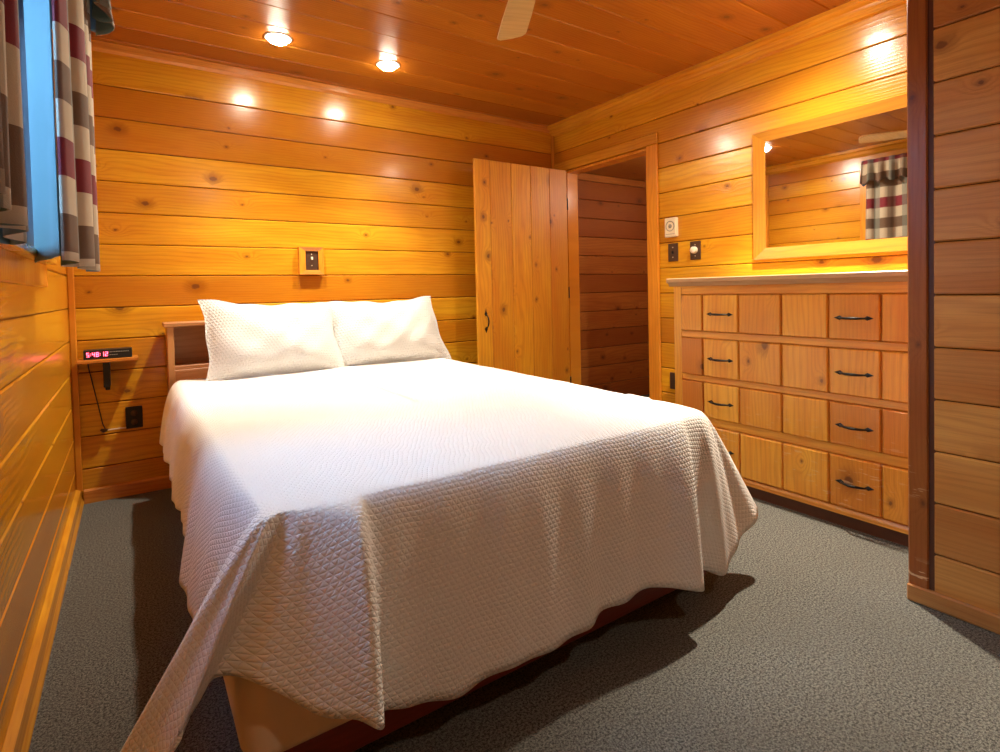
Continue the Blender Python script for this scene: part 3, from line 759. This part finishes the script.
# ------------------------------------------------------------------ clock shelf, clock, outlet, cord
sh = thing('wall_shelf', 'small light wood corner shelf holding the alarm clock, left of the bed', 'shelf', (-.1, 3.46, .735))
b = MB(); b.box(XL + .03, .026, 3.405, YB - .001, .730, .748, .003); obj('shelf_board', b, M['trim_x'], sh)
b = MB(); b.box(-.128, -.100, 3.430, YB - .001, .600, .730, .003); b.box(-.124, -.104, 3.515, YB - .001, .575, .600, .002); obj('bracket', b, M['plastic'], sh)
ck = thing('alarm_clock', 'black digital alarm clock with red digits on the small corner shelf', 'clock', (-.1, 3.44, .748))
b = MB(); prof = [(3.418, .749), (3.500, .749), (3.500, .790), (3.460, .798), (3.424, .794)]
b.prism(prof, 'x', -.205, -.002); obj('clock_body', b, M['plastic'], ck, bevel=.003)
SEG = {'0': 'abcdef', '1': 'bc', '2': 'abged', '3': 'abgcd', '4': 'fgbc', '5': 'afgcd', '6': 'afgedc', '7': 'abc', '8': 'abcdefg', '9': 'abcdfg'}
def digits(mb, text, x, z, hgt, y):
    w_ = hgt * .5; t = hgt * .13
    for ch in text:
        if ch == ':':
            for zz in (.3, .7): mb.box(x, x + t, y - .0008, y, z + hgt * zz - t / 2, z + hgt * zz + t / 2)
            x += t * 2.4; continue
        for s_ in SEG[ch]:
            bx = {'a': (0, w_, hgt - t, hgt), 'g': (0, w_, hgt / 2 - t / 2, hgt / 2 + t / 2), 'd': (0, w_, 0, t), 'f': (0, t, hgt / 2, hgt), 'b': (w_ - t, w_, hgt / 2, hgt), 'e': (0, t, 0, hgt / 2), 'c': (w_ - t, w_, 0, hgt / 2)}[s_]
            mb.box(x + bx[0], x + bx[1], y - .0008, y, z + bx[2], z + bx[3])
        x += w_ + t * 1.6
b = MB(); digits(b, '5:48:12', -.192, .762, .022, 3.4185); obj('clock_digits', b, M['led'], ck)
b = MB(); rnd = random.Random(4); x = -.110
while x < -.015:
    w_ = .003 + rnd.random() * .006; b.box(x, x + w_, 3.4190, 3.4205, .780, .7835); x += w_ + .002
x = -.110
while x < -.070:
    w_ = .003 + rnd.random() * .005; b.box(x, x + w_, 3.4185, 3.4195, .766, .769); x += w_ + .002
obj('clock_print', b, M['lcd'], ck)
oc = thing('wall_outlet', 'black electrical outlet plate low on the back wall below the clock shelf', 'outlet', (-.005, YB, .41))
b = MB(); b.box(-.043, .033, YB - .006, YB + .0, .355, .472, .003); obj('outlet_plate', b, M['plastic'], oc)
b = MB()
for z in (.388, .436): b.lathe([(.0, -.008), (.015, -.008), (.016, -.006)], (-.005, YB, z), 'y', 16)
obj('outlet_socket', b, M['brown'], oc)
pc = thing('power_cord', 'thin dark cord hanging from the alarm clock to the black outlet', 'cord', (-.1, 3.5, .6))
b = MB(); b.tube([(-.190, 3.502, .760), (-.195, 3.520, .745), (-.192, 3.526, .70), (-.175, 3.524, .60), (-.155, 3.522, .48), (-.142, 3.520, .40), (-.132, 3.519, .372), (-.115, 3.517, .368)], .0024, 7); obj('cord', b, M['plastic'], pc)
b = MB(); b.tube([(-.150, 3.512, .372), (-.138, 3.506, .366), (-.124, 3.506, .368)], [.006, .010, .006], 10); obj('cord_coil', b, M['brown'], pc)
b = MB(); b.tube([(-.120, 3.514, .366), (-.042, 3.512, .367)], .0035, 8); obj('plug_lead', b, M['cream'], pc)

# ------------------------------------------------------------------ boxed switch plate over the bed
sb = thing('switch_box', 'wood-framed dark switch plate high on the back wall above the pillows', 'switch', (.948, YB, 1.26))
X0, X1, Z0, Z1 = .872, 1.022, 1.176, 1.346; xa, xb, za, zb = .912, .992, 1.204, 1.322
for nm, q in (('frame_side', [(X0, Z0), (X0, Z1), (xa, zb), (xa, za)]), ('frame_top', [(X0, Z1), (X1, Z1), (xb, zb), (xa, zb)]), ('frame_side', [(X1, Z1), (X1, Z0), (xb, za), (xb, zb)]), ('frame_bottom', [(X1, Z0), (X0, Z0), (xa, za), (xb, za)])):
    b = MB(); F_ = lambda p, y: (p[0], y, p[1])
    o1, o2, i2, i1 = q; D0, D1, D2 = YB, YB - .038, YB - .030
    vs = [F_(o1, D0), F_(o2, D0), F_(o1, D1), F_(o2, D1), F_(i1, D2), F_(i2, D2), F_(i1, D0), F_(i2, D0)]
    b.add(vs, [(0, 1, 3, 2), (2, 3, 5, 4), (4, 5, 7, 6), (0, 2, 4, 6), (1, 7, 5, 3), (0, 6, 7, 1)], pid=3)
    obj(nm, b, M['trim_x'] if 'side' not in nm else M['trim_z'], sb)
b = MB(); b.box(xa, xb, YB - .022, YB - .001, za, zb, .002); obj('switch_plate', b, M['brown'], sb)
b = MB(); b.box(.946, .956, YB - .036, YB - .021, 1.268, 1.286, .002); obj('toggle', b, M['ivory'], sb)
for z in (1.232, 1.302):
    b = MB(); b.lathe([(0, -.0235), (.003, -.0235), (.0035, -.021)], (.951, YB, z), 'y', 10); obj('screw', b, M['cream'], sb)

# ------------------------------------------------------------------ thermostat and switches by the doorway
th = thing('thermostat', 'square cream thermostat with a round dial on the right wall beside the doorway', 'thermostat', (XR, 2.33, 1.43))
b = MB(); b.box(XR - .028, XR, 2.287, 2.377, 1.372, 1.496, .004); obj('thermostat_cover', b, M['cream'], th)
b = MB(); b.lathe([(.034, -.0295), (.034, -.028), (.029, -.028), (.029, -.0295), (.034, -.0295)], (XR, 2.332, 1.442), 'x', 28); b.lathe([(.0, -.0300), (.012, -.0300), (.014, -.028)], (XR, 2.332, 1.442), 'x', 20)
b.box(XR - .0295, XR - .028, 2.297, 2.368, 1.389, 1.392); obj('dial', b, M['grey'], th)
s1 = thing('wall_switch', 'plain brown toggle switch plate under the cream thermostat', 'switch', (XR, 2.33, 1.27), group='switches beside the doorway')
b = MB(); b.box(XR - .006, XR, 2.291, 2.369, 1.213, 1.331, .003); obj('switch_plate', b, M['brown'], s1)
b = MB(); b.box(XR - .018, XR - .005, 2.326, 2.335, 1.262, 1.281, .002); obj('toggle', b, M['plastic'], s1)
for z in (1.240, 1.304):
    b = MB(); b.lathe([(0, -.0075), (.003, -.0075), (.0035, -.005)], (XR, 2.33, z), 'x', 10); obj('screw', b, M['cream'], s1)
s2 = thing('wall_switch', 'brown switch plate with a round ivory dimmer knob between thermostat and mirror', 'switch', (XR, 2.16, 1.27), group='switches beside the doorway')
b = MB(); b.box(XR - .006, XR, 2.121, 2.199, 1.215, 1.331, .003); obj('switch_plate', b, M['brown'], s2)
b = MB(); b.lathe([(.0, -.030), (.018, -.030), (.021, -.026), (.022, -.006)], (XR, 2.163, 1.275), 'x', 24); obj('dimmer_knob', b, M['ivory'], s2)
for z in (1.238, 1.308):
    b = MB(); b.lathe([(0, -.0075), (.003, -.0075), (.0035, -.005)], (XR, 2.16, z), 'x', 10); obj('screw', b, M['cream'], s2)
o2 = thing('wall_outlet', 'dark outlet plate low on the right wall, half hidden by the dresser end', 'outlet', (XR, 2.34, .43))
b = MB(); b.box(XR - .006, XR, 2.292, 2.370, .372, .482, .003); obj('outlet_plate', b, M['brown'], o2)

# ------------------------------------------------------------------ ceiling fan
FC = (1.095, 1.38); fz = 2.105
fn = thing('ceiling_fan', 'ceiling fan with pale wooden blades, one blade tip hanging into the top of the photo', 'ceiling fan', (*FC, fz))
b = MB(); b.lathe([(0, .28), (.075, .28), (.078, .255), (.03, .235), (.016, .225), (.016, .16), (.05, .15), (.105, .13), (.115, .10), (.115, .04), (.095, .015), (.05, -.005), (0, -.01)], (*FC, fz), n=36); obj('motor_housing', b, M['brass'], fn)
ang0 = math.atan2(.886, .463)
for k in range(4):
    a = ang0 + k * PI / 2; ca, sa = math.cos(a), math.sin(a)
    bm_ = MB(); pitch = math.radians(-13)
    out = [(.19, -.050), (.17, 0), (.19, .050), (.40, .060), (.548, .062), (.566, .046), (.570, 0), (.566, -.046), (.548, -.062), (.40, -.060)]
    def P(r_, w_, dz):
        x, y, z = r_, w_ * math.cos(pitch), w_ * math.sin(pitch) + dz
        return (FC[0] + x * ca - y * sa, FC[1] + x * sa + y * ca, fz + z)
    n = len(out); vs = [P(r_, w_, 0) for r_, w_ in out] + [P(r_, w_, .007) for r_, w_ in out]
    bm_.add(vs, [list(range(n)), list(range(n, 2 * n))[::-1]] + [(i, i + n, (i + 1) % n + n, (i + 1) % n) for i in range(n)])
    bl = obj('fan_blade', bm_, M['fan'], fn)
    ir = MB(); ir.tube([(FC[0] + ca * .09, FC[1] + sa * .09, fz + .02), (FC[0] + ca * .16, FC[1] + sa * .16, fz + .012), (FC[0] + ca * .25, FC[1] + sa * .25, fz + .012)], [.010, .009, .014], 8); obj('blade_arm', ir, M['brass'], bl)

# ------------------------------------------------------------------ recessed ceiling lights, the last an added fill
GL = 'recessed ceiling lights'
LAB = ['lit recessed ceiling light nearest the curtains, above the left pillow', 'lit recessed ceiling light over the right pillow, second from the window wall',
       'lit recessed ceiling light above the dresser at the top edge of the photo', 'unseen recessed fill light added in the near half of the room']
for i, (x, y) in enumerate(CANS):
    t = thing('recessed_light', LAB[i], 'ceiling light', (x, y, ZC - .002), GL)
    b = MB(); b.lathe([(.055, 0), (.055, -.003), (.061, -.006), (.068, -.004), (.070, .001)], (x, y, ZC), n=32); obj('trim_ring', b, M['screen'], t)
    b = MB(); b.lathe([(0, -.032), (.022, -.030), (.042, -.021), (.053, -.007), (.054, .0)], (x, y, ZC), n=28); obj('bulb', b, M['bulb'], t)
    for nm, en, an, bl, rad in (('flood_lamp', POWER[i][0], 154 if i < 3 else 104, 1., .03), ('beam_lamp', POWER[i][1], 84 if i < 2 else 76, .6, .03)):
        l = bpy.data.lights.new(nm, 'SPOT'); l.energy = en; l.color = LAMP['color']; l.spot_size = math.radians(an); l.spot_blend = bl; l.shadow_soft_size = rad
        lo = bpy.data.objects.new(nm, l); COL.objects.link(lo); lo.parent = t; lo.location = (0, 0, -.045)
        if nm == 'flood_lamp': lo.rotation_euler = Vector(AIM[i]).to_track_quat('-Z', 'Y').to_euler()
# hallway lamp, a small flush fixture out of sight
hl = thing('hallway_light', 'small flush ceiling light in the hallway beyond the doorway', 'ceiling light', (3.6, 2.4, HZ))
b = MB(); b.lathe([(.09, 0), (.09, -.02), (.07, -.05), (0, -.06)], (3.6, 2.4, HZ), n=24); obj('light_shade', b, M['cream'], hl)
l = bpy.data.lights.new('hallway_lamp', 'POINT'); l.energy = 8; l.color = LAMP['color']; l.shadow_soft_size = .06
lo = bpy.data.objects.new('hallway_lamp', l); COL.objects.link(lo); lo.parent = hl; lo.location = (0, 0, -.13)

for o in bpy.data.objects:
    if '_w' in o: del o['_w']
